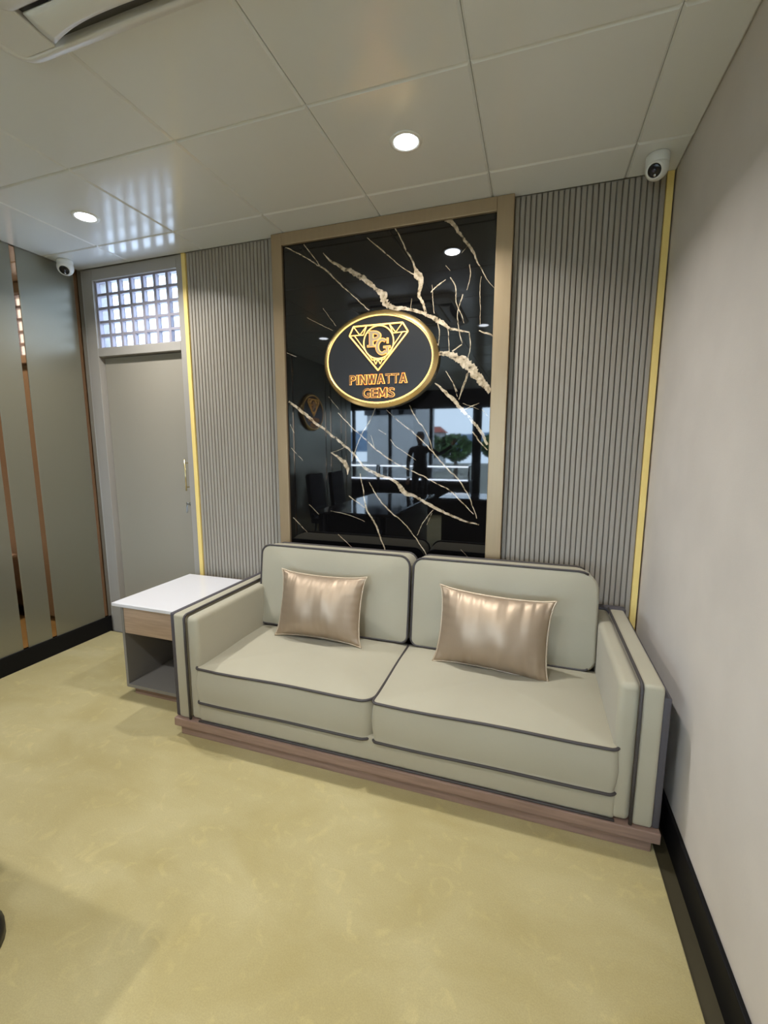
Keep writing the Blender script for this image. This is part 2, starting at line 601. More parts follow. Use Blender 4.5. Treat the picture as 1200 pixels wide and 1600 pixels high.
add_box(bm, -2.0635, -2.0605, -.004, .008, 1.043, 1.073, .004)
add_box(bm, -2.067, -2.064, -.002, .004, .996, 1.048, .001)
add_box(bm, -2.060, -2.057, .000, .005, 1.003, 1.048, .001)
bm_obj('key', bm, M['chrome'], leaf)

tw = thing('window_2', (-2.4, 0, 2.166), 'white lattice transom of thirty five small panes above the door', 'window')
struct(tw)
tx0, tx1, tz0, tz1 = -2.772, -2.028, 2.166, 2.626
bw, bh, TD0, TD1 = .023, .019, .022, .056
box('lattice_frame_edge', tx0, tx0 + .014, TD0, TD1, tz0, tz1, M['white_paint'], tw)
box('lattice_frame_edge', tx1 - .008, tx1, TD0, TD1, tz0, tz1, M['white_paint'], tw)
box('lattice_frame_edge', tx0 + .014, tx1 - .008, TD0, TD1, tz0, tz0 + .008, M['white_paint'], tw)
box('lattice_frame_edge', tx0 + .014, tx1 - .008, TD0, TD1, tz1 - .010, tz1, M['white_paint'], tw)
gx0, gx1, gz0, gz1 = tx0 + .014, tx1 - .008, tz0 + .008, tz1 - .010
cw, ch = (gx1 - gx0 - 6 * bw) / 7, (gz1 - gz0 - 4 * bh) / 5
for k in range(1, 7):
    x = gx0 + k * cw + (k - 1) * bw
    box('lattice_bar', x, x + bw, TD0, TD1, gz0, gz1, M['white_paint'], tw, .002, 1)
for k in range(1, 5):
    z = gz0 + k * ch + (k - 1) * bh
    box('lattice_rail', gx0, gx1, TD0 + .001, TD1 - .001, z, z + bh, M['white_paint'], tw, .002, 1)
for i in range(7):
    for j in range(5):
        x, z = gx0 + i * (cw + bw), gz0 + j * (ch + bh)
        box('pane', x, x + cw, TD1 - .010, TD1 - .006, z, z + ch, M['frosted'], tw)

# yellow strips at both ends of the fluted wall
struct(box('trim_1', -1.975, -1.945, -.010, .016, 0, H, M['yellow'], None, .002), 'yellow gold strip between the door and the fluted panel')
struct(box('trim_2', .772, .800, -.010, .016, 0, H, M['yellow'], None, .002), 'yellow gold strip between the fluted panel and the right wall')

# fluted panels
def fluted(x0, x1, n, label):
    t = thing('fluted_panel', ((x0 + x1) / 2, 0, 0), label, 'wall panel', 'fluted panels beside the marble')
    box('backing_board', x0, x1, .012, .028, 0, H, M['slat_back'], t)
    p = (x1 - x0) / n
    first = None
    for k in range(n):
        if first is None:
            bm = bmesh.new()
            w, r = p * .405, .0032
            prof = [(-w, .013), (-w, r), (-w + r * .3, r * .3), (-w + r, 0), (w - r, 0), (w - r * .3, r * .3), (w, r), (w, .013)]
            rings = [[(x, y, 0) for x, y in prof], [(x, y, H) for x, y in prof]]
            v, f = loft(rings)
            first = bpy.data.meshes.new('slat')
            first.from_pydata(v, [], f)
            first.materials.append(M['slat'])
        o = bpy.data.objects.new('slat', first)
        COL.objects.link(o)
        o.parent = t
        o.location = (x0 + p * (k + .5) - (x0 + x1) / 2, 0, 0)
    return t
fluted(-1.945, -1.279, 26, 'left fluted taupe panel of narrow slats, between door and marble')
fluted(.107, .772, 26, 'right fluted taupe panel of narrow slats, between marble and right wall')

# ------------------------------------------------------------------ marble feature panel
fp = thing('marble_feature_panel', (-.586, -.03, .40), 'tall black marble panel with gold veins in a bronze frame', 'wall panel')
FX0, FX1, IX0, IX1, IZ1 = -1.279, .107, -1.209, .024, 2.636
for nm, a in (('frame_side', (FX0, IX0, -.047, .016, .40, H - .001)), ('frame_side', (IX1, FX1, -.047, .016, .40, H - .001)),
              ('frame_top', (IX0, IX1, -.047, .016, IZ1, H - .001)), ('frame_bottom', (IX0, IX1, -.047, .016, .40, .47))):
    box(nm, *a, M['bronze'], fp, .003)

VEINS = [
 [(-1.189,2.63,11.7),(-1.091,2.575,11.2),(-1.002,2.518,12.0),(-0.922,2.465,16.8),(-0.849,2.391,12.0),(-0.757,2.312,8.9),(-0.667,2.229,10.7)],
 [(-1.069,2.63,9.8),(-1.015,2.56,9.3),(-0.968,2.502,9.3),(-0.922,2.465,11.2)],
 [(-0.947,2.568,7.0),(-0.887,2.51,24.0),(-0.782,2.452,34.7),(-0.692,2.396,42.7),(-0.628,2.339,27.9)],
 [(-0.628,2.345,20.3),(-0.584,2.301,55.7),(-0.559,2.248,43.1),(-0.503,2.226,35.5),(-0.429,2.214,26.4),(-0.339,2.183,16.8)],
 [(-0.517,2.64,10.8),(-0.481,2.579,12.0),(-0.444,2.51,16.8),(-0.408,2.446,16.8),(-0.395,2.396,28.8)],
 [(-0.401,2.43,13.6),(-0.386,2.39,52.8),(-0.368,2.35,40.8),(-0.376,2.286,28.8),(-0.351,2.229,24.0),(-0.335,2.183,21.6)],
 [(-0.678,2.611,5.1),(-0.597,2.54,13.9),(-0.529,2.483,8.9),(-0.455,2.42,7.2),(-0.395,2.386,14.4)],
 [(-0.357,2.187,16.8),(-0.273,2.145,38.5),(-0.214,2.102,24.9),(-0.145,2.08,18.1),(-0.099,2.068,9.1)],
 [(-0.049,2.073,8.5),(-0.01,2.057,19.2),(0.025,2.04,13.6)],
 [(-0.238,2.644,34.0),(-0.198,2.613,31.7),(-0.146,2.534,22.7),(-0.1,2.477,23.5),(-0.06,2.4,11.3),(-0.019,2.328,7.5),(0.02,2.277,3.2)],
 [(-0.117,2.499,7.5),(-0.15,2.467,3.4)],
 [(-0.109,2.406,8.5),(-0.102,2.353,8.5),(-0.117,2.281,5.7)],
 [(-0.047,2.341,5.3),(-0.05,2.253,6.8),(-0.044,2.168,5.7),(-0.045,2.104,5.7)],
 [(-0.208,2.354,10.2),(-0.179,2.308,10.2),(-0.171,2.222,7.9),(-0.141,2.155,6.8),(-0.129,2.117,4.5)],
 [(-0.306,2.327,4.8),(-0.299,2.256,6.0),(-0.291,2.179,5.7)],
 [(-0.138,2.262,10.7),(-0.164,2.168,7.9),(-0.157,2.092,8.4),(-0.137,2.014,9.1)],
 [(-0.273,2.145,11.3),(-0.26,2.078,10.2),(-0.265,2.012,6.0)],
 [(-0.214,2.096,9.1),(-0.207,2.03,8.4),(-0.205,1.975,6.8)],
 [(-0.099,2.066,9.1),(-0.092,2.0,7.9),(-0.106,1.924,5.7)],
 [(-0.258,1.972,31.2),(-0.199,1.958,43.1),(-0.141,1.932,56.7),(-0.082,1.879,63.5),(-0.036,1.822,54.4),(0.02,1.753,38.5)],
 [(-0.106,1.924,4.5),(-0.099,1.858,5.7),(-0.125,1.781,5.7),(-0.147,1.719,6.0)],
 [(-0.221,1.875,7.2),(-0.184,1.817,6.8),(-0.153,1.737,5.7)],
 [(-0.953,2.267,4.2),(-0.873,2.16,4.2)],
 [(-1.059,2.223,4.2),(-0.893,2.138,4.0)],
 [(-1.202,2.031,5.9),(-1.137,2.006,4.4)],
 [(-0.233,2.415,6.0),(-0.209,2.386,3.4)],
 [(-0.188,1.976,13.6),(-0.137,2.009,11.3)],
 [(-0.311,2.29,9.6),(-0.265,2.328,13.6),(-0.231,2.344,5.7)],
 [(-0.423,2.213,6.0),(-0.418,2.268,3.6)],
 [(-0.454,2.221,10.1),(-0.393,2.199,19.2),(-0.339,2.181,12.0)],
 [(-1.197,1.745,20.5),(-1.117,1.685,29.3),(-1.031,1.619,26.4),(-0.946,1.561,23.5),(-0.848,1.49,25.2),(-0.765,1.421,21.0),(-0.697,1.345,26.7),(-0.63,1.309,30.8),(-0.51,1.267,26.7),(-0.458,1.213,45.3),(-0.38,1.178,25.3),(-0.291,1.132,30.4),(-0.191,1.087,24.0),(-0.106,1.055,19.2),(-0.016,1.036,14.4)],
 [(-0.866,1.667,7.0),(-0.791,1.591,11.2),(-0.71,1.527,12.6),(-0.629,1.453,13.3),(-0.537,1.391,14.7),(-0.472,1.355,10.7),(-0.369,1.314,12.7),(-0.268,1.262,10.8),(-0.182,1.222,13.2),(-0.108,1.152,10.8),(-0.047,1.094,6.8)],
 [(-0.564,1.678,6.7),(-0.486,1.611,10.1),(-0.384,1.532,10.8),(-0.296,1.448,12.0),(-0.222,1.365,13.9),(-0.136,1.283,12.0),(-0.074,1.189,10.8),(-0.029,1.071,8.4)],
 [(-0.424,1.699,10.1),(-0.386,1.627,11.4),(-0.323,1.543,10.1),(-0.278,1.424,5.1)],
 [(-0.629,1.686,8.0),(-0.669,1.607,10.7),(-0.71,1.546,9.8),(-0.751,1.459,8.4),(-0.779,1.382,5.3)],
 [(-0.279,1.815,12.0),(-0.206,1.75,31.2),(-0.146,1.691,31.7),(-0.086,1.621,24.9),(-0.027,1.552,27.2),(0.015,1.478,22.7)],
 [(-0.067,1.547,10.2),(-0.025,1.495,13.6),(0.016,1.449,9.1)],
 [(-0.105,1.858,7.2),(-0.126,1.792,8.4),(-0.147,1.725,4.5)],
 [(-0.221,1.875,7.2),(-0.184,1.817,6.8),(-0.154,1.765,4.8)],
 [(-0.134,1.657,8.4),(-0.077,1.683,8.4),(-0.037,1.699,3.4)],
 [(-0.123,1.702,4.5),(-0.036,1.668,3.4)],
 [(-0.019,1.665,6.8),(0.016,1.625,4.5)],
 [(-0.919,1.432,8.4),(-0.863,1.394,28.0),(-0.821,1.356,39.2),(-0.808,1.298,11.2)],
 [(-0.725,1.307,11.2),(-0.711,1.217,12.0),(-0.691,1.101,17.3),(-0.644,1.026,19.6),(-0.603,0.936,16.8),(-0.562,0.834,14.0)],
 [(-0.67,1.257,6.7),(-0.616,1.169,13.3),(-0.536,1.083,14.7),(-0.469,1.035,10.1),(-0.39,0.95,11.4),(-0.305,0.829,8.9)],
 [(-0.278,1.108,6.3),(-0.327,1.043,7.6),(-0.371,0.952,5.1)],
 [(-0.284,1.089,3.8),(-0.314,1.018,3.8)],
 [(-0.877,0.925,8.8),(-0.77,0.838,5.6)],
 [(-1.073,1.104,5.9),(-1.007,1.046,4.4)],
 [(-1.19,1.016,7.7),(-1.093,0.925,4.6)],
 [(-0.926,1.071,4.4),(-0.797,1.05,4.4),(-0.699,1.016,4.2)],
 [(-1.192,1.458,6.1),(-1.111,1.379,4.4)],
 [(-0.928,1.762,5.6),(-0.859,1.685,4.2)],
 [(-0.802,1.169,8.4),(-0.698,1.101,10.7)],
 [(-0.609,1.564,5.1),(-0.563,1.539,6.3)],
 [(-0.537,1.508,5.1),(-0.498,1.465,7.6),(-0.383,1.393,5.1)],
 [(-0.656,1.533,4.0),(-0.636,1.459,4.0)],
 [(-0.113,0.888,3.6),(-0.063,0.836,3.6)],
 [(-1.194,1.602,5.9),(-1.166,1.55,4.6)],
 [(-0.92,1.426,5.9),(-0.82,1.465,4.2)],
]

def catmull(pts, step):
    out = []
    n = len(pts)
    for i in range(n - 1):
        p0, p1, p2, p3 = pts[max(i - 1, 0)], pts[i], pts[i + 1], pts[min(i + 2, n - 1)]
        L = math.hypot(p2[0] - p1[0], p2[1] - p1[1])
        m = max(2, int(L / step))
        for k in range(m):
            t = k / m
            q = []
            for c in range(3):
                a, b, d, e = p0[c], p1[c], p2[c], p3[c]
                q.append(.5 * (2 * b + (d - a) * t + (2 * a - 5 * b + 4 * d - e) * t * t + (3 * b - a - 3 * d + e) * t ** 3))
            out.append(q)
    out.append(list(pts[-1]))
    return out
rnd = random.Random(5)
sv, sf, si = [], [], []
def quad_box(x0, x1, y0, y1, z0, z1):
    b = len(sv)
    for x in (x0, x1):
        for y in (y0, y1):
            for z in (z0, z1):
                sv.append((x, y, z))
    for q in ((0, 1, 3, 2), (4, 6, 7, 5), (0, 4, 5, 1), (2, 3, 7, 6), (0, 2, 6, 4), (1, 5, 7, 3)):
        sf.append(tuple(b + i for i in q)); si.append(0)
quad_box(IX0, IX1, -.030, .014, .47, IZ1)
for vi, v in enumerate(VEINS):
    pts = catmull([(x, z, w / 1000) for x, z, w in v], .006)
    n = len(pts)
    base = len(sv)
    wob1 = [rnd.gauss(0, 1) for _ in range(n + 8)]
    sm = [sum(wob1[i:i + 5]) / 5 for i in range(n)]
    y = -.0302 - vi * 2e-6
    for i, (x, z, w) in enumerate(pts):
        a, b = pts[max(i - 1, 0)], pts[min(i + 1, n - 1)]
        dx, dz = b[0] - a[0], b[1] - a[1]
        l = math.hypot(dx, dz) or 1
        nx, nz = -dz / l, dx / l
        w = w * (.50 + .28 * min(1, max(0, (w - .015) / .04)))
        jit = .0012 * sm[i] + .0004 * rnd.gauss(0, 1)
        h1 = max(.0005, .5 * w * (1 + .42 * sm[i] + .12 * rnd.gauss(0, 1)))
        h2 = max(.0004, .5 * w * (1 - .35 * sm[i] + .12 * rnd.gauss(0, 1)))
        for h in (jit + h1, jit - h2):
            px = min(max(x + nx * h, IX0 + .0005), IX1 - .0005)
            pz = min(z + nz * h, IZ1 - .0005)
            sv.append((px, y, pz))
    for i in range(n - 1):
        q = (base + 2 * i, base + 2 * i + 1, base + 2 * i + 3, base + 2 * i + 2)
        sf.append(q); si.append(1)
mesh('marble_slab', sv, sf, [M['marble'], M['vein']], fp, False, si)

# ------------------------------------------------------------------ oval sign
SX, SZ = -.597, 1.951
def make_sign():
    t = thing('oval_sign', (SX, -.031, SZ), 'glowing oval gem shop sign reading PINWATTA GEMS on the black marble', 'sign')
    def ell(off, y, n=96):
        return [(SX + (.341 + off) * math.cos(2 * math.pi * k / n), y, SZ + (.2665 + off) * math.sin(2 * math.pi * k / n)) for k in range(n)]
    v, f = loft([ell(-.02, -.031), ell(0, -.031), ell(0, -.058), ell(-.002, -.0605), ell(-.010, -.0675), ell(-.020, -.0745), ell(-.025, -.0765), ell(-.0275, -.0755), ell(-.0285, -.068)], True, False)
    mesh('gold_rim', v, f, M['gold'], t, True)
    v, f = loft([ell(-.0286, -.050), ell(-.0286, -.070), ell(-.033, -.0715)])
    mesh('sign_plate', v, f, M['sign_plate'], t)
    tube('led_outline', [Vector(p) for p in ell(-.0305, -.0735)], .0032, M['led'], t, True, 6)
    # gem outline and facets
    P = dict(TL=(-.744, 2.136), TR=(-.455, 2.136), R=(-.424, 2.088), B=(-.597, 1.891), L=(-.769, 2.088),
             a1=(-.706, 2.088), a2=(-.664, 2.134), a3=(-.684, 2.087), b1=(-.494, 2.088), b2=(-.531, 2.134), b3=(-.510, 2.085),
             c1=(-.737, 2.085), c2=(-.632, 1.949), d1=(-.457, 2.085), d2=(-.561, 1.949),
             e1=(-.622, 1.950), e2=(-.610, 1.925), e3=(-.597, 1.951), e4=(-.584, 1.925), e5=(-.571, 1.950))
    y = -.076
    def p3(k):
        return Vector((P[k][0], y, P[k][1]))
    gem = [['TL', 'TR', 'R', 'B', 'L', 'TL']]
    fac = [['L', 'a3'], ['TL', 'a1', 'a2', 'a3'], ['R', 'b3'], ['TR', 'b1', 'b2', 'b3'], ['c1', 'c2'], ['d1', 'd2'], ['e1', 'e2', 'e3', 'e4', 'e5'], ['c2', 'd2']]
    def strokes(name, lists, r):
        V, F = [], []
        for l in lists:
            for i in range(len(l) - 1):
                v, f = tube_geo([p3(l[i]), p3(l[i + 1])], r, False, 6)
                b = len(V); V += v; F += [tuple(b + q for q in g) for g in f]
        return mesh(name, V, F, M['led'], t, True)
    strokes('gem_outline', gem, .0042)
    strokes('gem_facets', fac, .0026)
    tube('monogram_ring', [Vector((-.594 + .088 * math.cos(2 * math.pi * k / 64), y, 2.043 + .088 * math.sin(2 * math.pi * k / 64))) for k in range(64)], .0036, M['led'], t, True, 6)
    # monogram letters drawn as flat serif shapes; an amber lit body behind a pale face
    def shape_rects(rects, arcs, e):
        polys = []
        for x0, x1, z0, z1 in rects:
            polys.append([(x0 - e, z0 - e), (x1 + e, z0 - e), (x1 + e, z1 + e), (x0 - e, z1 + e)])
        strips = []
        for cx, cz, rx, rz, th, a0, a1 in arcs:
            n = 20
            o = [(cx + (rx + e) * math.cos(R(a0 + (a1 - a0) * k / n)), cz + (rz + e) * math.sin(R(a0 + (a1 - a0) * k / n))) for k in range(n + 1)]
            i_ = [(cx + (rx - th - e) * math.cos(R(a0 + (a1 - a0) * k / n)), cz + (rz - th * .8 - e) * math.sin(R(a0 + (a1 - a0) * k / n))) for k in range(n + 1)]
            for k in range(n):
                strips.append([i_[k], o[k], o[k + 1], i_[k + 1]])
        return polys + strips
    def letter_obj(name, rects, arcs):
        V, F, I = [], [], []
        for e, y0, y1, mi in ((.0032, -.0705, -.0765, 1), (0.0, -.0766, -.0795, 0)):
            for poly in shape_rects(rects, arcs, e):
                b, n = len(V), len(poly)
                V += [(x, y1, z) for x, z in poly] + [(x, y0, z) for x, z in poly]
                F.append(tuple(b + k for k in range(n))); I.append(mi)
                for k in range(n):
                    F.append((b + k, b + n + k, b + n + (k + 1) % n, b + (k + 1) % n)); I.append(mi)
        return mesh(name, V, F, [M['monogram_face'], M['glow']], t, False, I)
    letter_obj('monogram_letter', [(-.647, -.627, 2.027, 2.100), (-.659, -.614, 2.022, 2.028), (-.659, -.627, 2.098, 2.104)],
               [(-.628, 2.078, .047, .026, .017, -90, 90)])
    letter_obj('monogram_letter', [(-.563, -.527, 2.012, 2.018), (-.548, -.536, 1.980, 2.012), (-.544, -.539, 2.036, 2.060)],
               [(-.573, 2.018, .037, .043, .015, 50, 318)])
    # lettering
    STROKES = dict(N=[(0, 0, 0, 1), (1, 0, 1, 1), (0, 1, 1, 0)], M=[(0, 0, 0, 1), (1, 0, 1, 1), (0, 1, .5, .15), (1, 1, .5, .15)],
                   W=[(0, 1, .25, 0), (.25, 0, .5, 1), (.5, 1, .75, 0), (.75, 0, 1, 1)], A=[(0, 0, .5, 1), (.5, 1, 1, 0), (.2, .32, .8, .32)],
                   I=[(0, 0, 0, 1)])
    def word(text, x0, x1, z0, z1, widths):
        tot = sum(widths[c] for c in text)
        gap = .006
        u = (x1 - x0 - gap * (len(text) - 1)) / tot
        x = x0
        for c in text:
            w = u * widths[c]
            if c in STROKES:
                V, F, I = [], [], []
                th = .0105
                for mi, (e, yf, yb) in enumerate(((0.0, -.0790, -.0764), (.0022, -.0763, -.0705))):
                    for ax, az, bx_, bz in STROKES[c]:
                        # stroke from (ax,az) to (bx_,bz) in the letter's box, cut flat at top and bottom
                        xa, xb = x + th / 2 + ax * (w - th), x + th / 2 + bx_ * (w - th)
                        za, zb = z0 + az * (z1 - z0), z0 + bz * (z1 - z0)
                        if abs(az - bz) < 1e-6:
                            q = [(xa, za - th * .4 - e), (xb, za - th * .4 - e), (xb, za + th * .4 + e), (xa, za + th * .4 + e)]
                        else:
                            if za > zb:
                                xa, za, xb, zb = xb, zb, xa, za
                            sl = (xb - xa) / (zb - za)
                            hw = th / 2 + e * (1 + abs(sl))
                            q = [(xa - sl * e - hw, za - e), (xa - sl * e + hw, za - e), (xb + sl * e + hw, zb + e), (xb + sl * e - hw, zb + e)]
                        b = len(V)
                        V += [(px, yf, pz) for px, pz in q] + [(px, yb, pz) for px, pz in q]
                        F.append((b, b + 1, b + 2, b + 3)); I.append(mi)
                        for k in range(4):
                            F.append((b + k, b + 4 + k, b + 4 + (k + 1) % 4, b + (k + 1) % 4)); I.append(mi)
                mesh('letter', V, F, [M['letter_face'], M['glow']], t, False, I)
                x += w + gap
                continue
            objs = []
            for off, ext in ((.012, .0012), (.045, .0028)):
                cu = bpy.data.curves.new('tmp', 'FONT')
                cu.body = c
                cu.size = 1.0
                cu.offset = off * .6
                cu.extrude = 0.0
                cu.resolution_u = 3
                ob = bpy.data.objects.new('tmp', cu)
                COL.objects.link(ob)
                objs.append(ob)
            bpy.context.view_layer.update()
            dg = bpy.context.evaluated_depsgraph_get()
            mes = [bpy.data.meshes.new_from_object(ob.evaluated_get(dg)) for ob in objs]
            bx0, bx1 = min(v.co.x for v in mes[0].vertices), max(v.co.x for v in mes[0].vertices)
            by0, by1 = min(v.co.y for v in mes[0].vertices), max(v.co.y for v in mes[0].vertices)
            V, F, I = [], [], []
            for mi, (me, yf, yb) in enumerate(((mes[0], -.0790, -.0764), (mes[1], -.0763, -.0705))):
                b = len(V)
                nv = len(me.vertices)
                co = [((v.co.x - bx0) / (bx1 - bx0) * w + x, (v.co.y - by0) / (by1 - by0) * (z1 - z0) + z0) for v in me.vertices]
                V += [(px, yf, pz) for px, pz in co] + [(px, yb, pz) for px, pz in co]
                ec = {}
                for p in me.polygons:
                    vsx = list(p.vertices)
                    F.append(tuple(b + k for k in vsx)); I.append(mi)
                    for k in range(len(vsx)):
                        a, d = vsx[k], vsx[(k + 1) % len(vsx)]
                        ec[(a, d)] = 1
                for a, d in ec:
                    if (d, a) not in ec:
                        F.append((b + d, b + a, b + nv + a, b + nv + d)); I.append(mi)
            for ob in objs:
                cu = ob.data
                bpy.data.objects.remove(ob)
                bpy.data.curves.remove(cu)
            for me in mes:
                bpy.data.meshes.remove(me)
            mesh('letter', V, F, [M['letter_face'], M['glow']], t, False, I)
            x += w + gap
    W = dict(P=.64, I=.26, N=.72, W=.98, A=.74, T=.64, G=.76, E=.64, M=.84, S=.66)
    word('PINWATTA', -.770, -.428, 1.819, 1.869, W)
    word('GEMS', -.690, -.500, 1.743, 1.794, W)
    return t
sign = make_sign()
copy_thing(sign, (XL + .002, -3.53, 1.96), 'second oval gem sign on the left wall panels, seen only reflected in the marble', R(90))

# ------------------------------------------------------------------ sofa
def MX(loc, rx=0.0, ry=0.0, rz=0.0):
    return Matrix.Translation(loc) @ Matrix.Rotation(rz, 4, 'Z') @ Matrix.Rotation(ry, 4, 'Y') @ Matrix.Rotation(rx, 4, 'X')
sf_ = thing('sofa', (-.332, -.47, FZ), 'two seat beige sofa with dark piping on a taupe wood plinth', 'sofa')
SB = .104     # top of the plinth board
bm = bmesh.new()
add_box(bm, -1.385, .728, -.868, -.06, FZ, .062, .002)
bm_obj('plinth', bm, M['walnut'], sf_)
box('base_board', -1.412, .752, -.884, -.05, .062, SB, M['walnut'], sf_, .003)
rail = box('front_rail', -1.268, .605, -.868, -.79, SB, .225, M['sofa'], sf_, .016, 4, smooth=True)
tube('piping', [(-1.266 + 1.868 * k / 18, -.872, SB + .004) for k in range(19)], .0055, M['piping'], rail)
box('seat_deck', -1.27, .607, -.80, -.08, SB, .205, M['sofa_side'], sf_)
box('back_frame', -1.395, .735, -.105, -.055, SB, .66, M['sofa_side'], sf_, .01, 2)

def arm(side):
    """side -1 left, +1 right; s(x) mirrors the left arm's x about the sofa's middle"""
    mid = -.3325
    def sx(x):
        return x if side < 0 else 2 * mid - x
    def bx(name, xa, xb, *a, **k):
        x0, x1 = sorted((sx(xa), sx(xb)))
        return box(name, x0, x1, *a, **k)
    root = bx('arm', -1.392, -1.322, -.870, -.085, SB, .652, M['sofa'], sf_, bevel=.014, seg=4, smooth=True)
    # outer charcoal side
    bx('arm_side', -1.416, -1.390, -.862, -.070, SB, .652 if side < 0 else .612, M['sofa_side'], root, bevel=.007, seg=3, smooth=True)
    # inner pad: softly rounded slab against the seat
    bx('arm_pad', -1.3195, -1.250, -.866, -.085, SB + .002, .645, M['sofa'], root, bevel=.024, seg=6, smooth=True)
    # dark piping between the two, up the front and along the top
    px = sx(-1.319)
    path = [(px, -.872, SB + .004), (px, -.874, .30), (px, -.874, .50), (px, -.873, .636), (px, -.866, .648), (px, -.855, .653)]
    path += [(px, -.85 + .76 * k / 8, .654) for k in range(1, 9)]
    tube('piping', path, .0062, M['piping'], root)
    return root
arm(-1)
arm(1)

# seat cushions: local frame = world, outline (x,y)
def seat(x0, x1, radii, seed):
    y0, y1, z0, z1 = -.874, -.29, .212, .392
    mt = Matrix.Translation(((x0 + x1) / 2, (y0 + y1) / 2, (z0 + z1) / 2))
    return cushion('seat_cushion', (x1 - x0) / 2, (y1 - y0) / 2, (z1 - z0) / 2, radii, mt, M['sofa'], sf_, crown=.034, under=.004,
                   bulge=.010, wob=.0035, seed=seed, edge=.016)
# radii order: front right, back right, back left, front left
seat(-1.262, -.347, [.060, .02, .02, .018], 3)
seat(-.340, .600, [.030, .02, .02, .020], 8)
# back cushions: local x -> world x, local y -> world z, local z -> towards the front
def back(x0, x1, tilt, zc, seed, radii=(.035, .055, .050, .035), skip=None):
    z0, z1 = .404, .868
    hx, hy, hz = (x1 - x0) / 2, (z1 - z0) / 2, .085
    mt = Matrix.Translation(((x0 + x1) / 2, -.205, (z0 + z1) / 2 + zc)) @ Matrix.Rotation(R(90) - tilt, 4, 'X')
    return cushion('back_cushion', hx, hy, hz, radii, mt, M['sofa'], sf_, skip=skip, crown=.026, under=.0, bulge=.008, wob=.003, seed=seed, edge=.018)
back(-1.268, -.352, R(7), .0, 4)
back(-.322, .572, R(7), -.004, 6, (.05, .085, .050, .035), (18, 3))

# ------------------------------------------------------------------ satin throw pillows
def pillow(loc, w, h, th, rx, rz, label, seed, ry=0.0):
    t = thing('throw_pillow', loc, label, 'pillow', 'satin pillows on the sofa')
    t.rotation_euler = (rx, ry, rz)
    rnd = random.Random(seed)
    ph = [rnd.uniform(0, 6.28) for _ in range(8)]
    nu, nv = 72, 52
    def edge_xy(u, v):
        x = w / 2 * u * (1 - .055 * (1 - v * v)) 
        z = h / 2 * v * (1 - .075 * (1 - u * u))
        k = 1 + .045 * (abs(u) * abs(v)) ** 8
        return x * k, z * k
    def depth(u, v):
        a = max(0, 1 - abs(u) ** 2.3) ** .62 * max(0, 1 - abs(v) ** 2.2) ** .62
        puck = math.exp(-(1 - abs(v)) / .30) * (math.sin(30 * u + ph[0] + 3 * math.sin(4 * u + ph[1]) + 1.2 * v) * .0036 + math.sin(57 * u + ph[2] + 2 * math.sin(9 * u)) * .0016)
        puck2 = math.exp(-(1 - abs(u)) / .12) * math.sin(26 * v + ph[3]) * .0025
        fold = .0055 * math.sin(8 * u + 1.5 * v + ph[4]) * a + .0030 * math.sin(17 * u - 2.5 * v + ph[5]) * a * (0.25 + .75 * abs(v))
        rim = min(1, (1 - abs(v)) / .06) * min(1, (1 - abs(u)) / .05)
        return th / 2 * a + (puck + puck2 + fold) * rim
    V, F = [], []
    us = [math.sin(math.pi / 2 * (-1 + 2 * i / nu)) * .5 + .5 * (-1 + 2 * i / nu) for i in range(nu + 1)]
    vs2 = [math.sin(math.pi / 2 * (-1 + 2 * i / nv)) * .5 + .5 * (-1 + 2 * i / nv) for i in range(nv + 1)]
    for s in (-1, 1):
        for v in vs2:
            for u in us:
                x, z = edge_xy(u, v)
                V.append((x, s * depth(u, v), z))
    o2 = (nu + 1) * (nv + 1)
    for j in range(nv):
        for i in range(nu):
            a, b, c, d = j * (nu + 1) + i, j * (nu + 1) + i + 1, (j + 1) * (nu + 1) + i + 1, (j + 1) * (nu + 1) + i
            F.append((a, b, c, d))
            F.append((o2 + d, o2 + c, o2 + b, o2 + a))
    me = mesh('pillow_cover', V, F, M['satin'], t, True, None, True)
    bm = bmesh.new(); bm.from_mesh(me.data)
    bmesh.ops.remove_doubles(bm, verts=bm.verts, dist=.0004)
    bm.to_mesh(me.data); bm.free()
    path = []
    for u in us[:-1]: path.append((u, -1))
    for v in vs2[:-1]: path.append((1, v))
    for u in reversed(us[1:]): path.append((u, 1))
    for v in reversed(vs2[1:]): path.append((-1, v))
    pp = []
    for u, v in path:
        x, z = edge_xy(u, v)
        pp.append((x * 1.006, 0, z * 1.006))
    tube('pillow_cord', pp, .0042, M['satin_cord'], t, True, 6, True)
    return t
pillow((-.812, -.424, .602), .492, .350, .19, R(-15), R(0), 'champagne satin pillow on the left seat of the sofa', 2, R(0))
pillow((.108, -.452, .594), .520, .360, .20, R(-13), R(-4), 'champagne satin pillow on the right seat, the larger of the two', 9, R(1.5))

# ------------------------------------------------------------------ side table
st = thing('side_table', (-1.74, -.37, FZ), 'white topped side table with oak drawer and open shelf, left of the sofa', 'side table')
box('tabletop', -2.005, -1.425, -.695, -.075, .558, .578, M['quartz'], st, .003)
box('side_panel', -1.958, -1.940, -.680, -.085, .062, .558, M['laminate'], st, .0015)
box('side_panel', -1.455, -1.437, -.680, -.085, .062, .558, M['laminate'], st, .0015)
box('back_panel', -1.940, -1.455, -.100, -.085, .062, .558, M['laminate'], st)
box('bottom_shelf', -1.940, -1.455, -.680, -.100, .062, .082, M['laminate'], st, .0015)
box('drawer', -1.938, -1.457, -.678, -.12, .398, .552, M['oak'], st, .002)
box('plinth', -1.925, -1.470, -.655, -.11, FZ, .062, M['walnut'], st, .002)

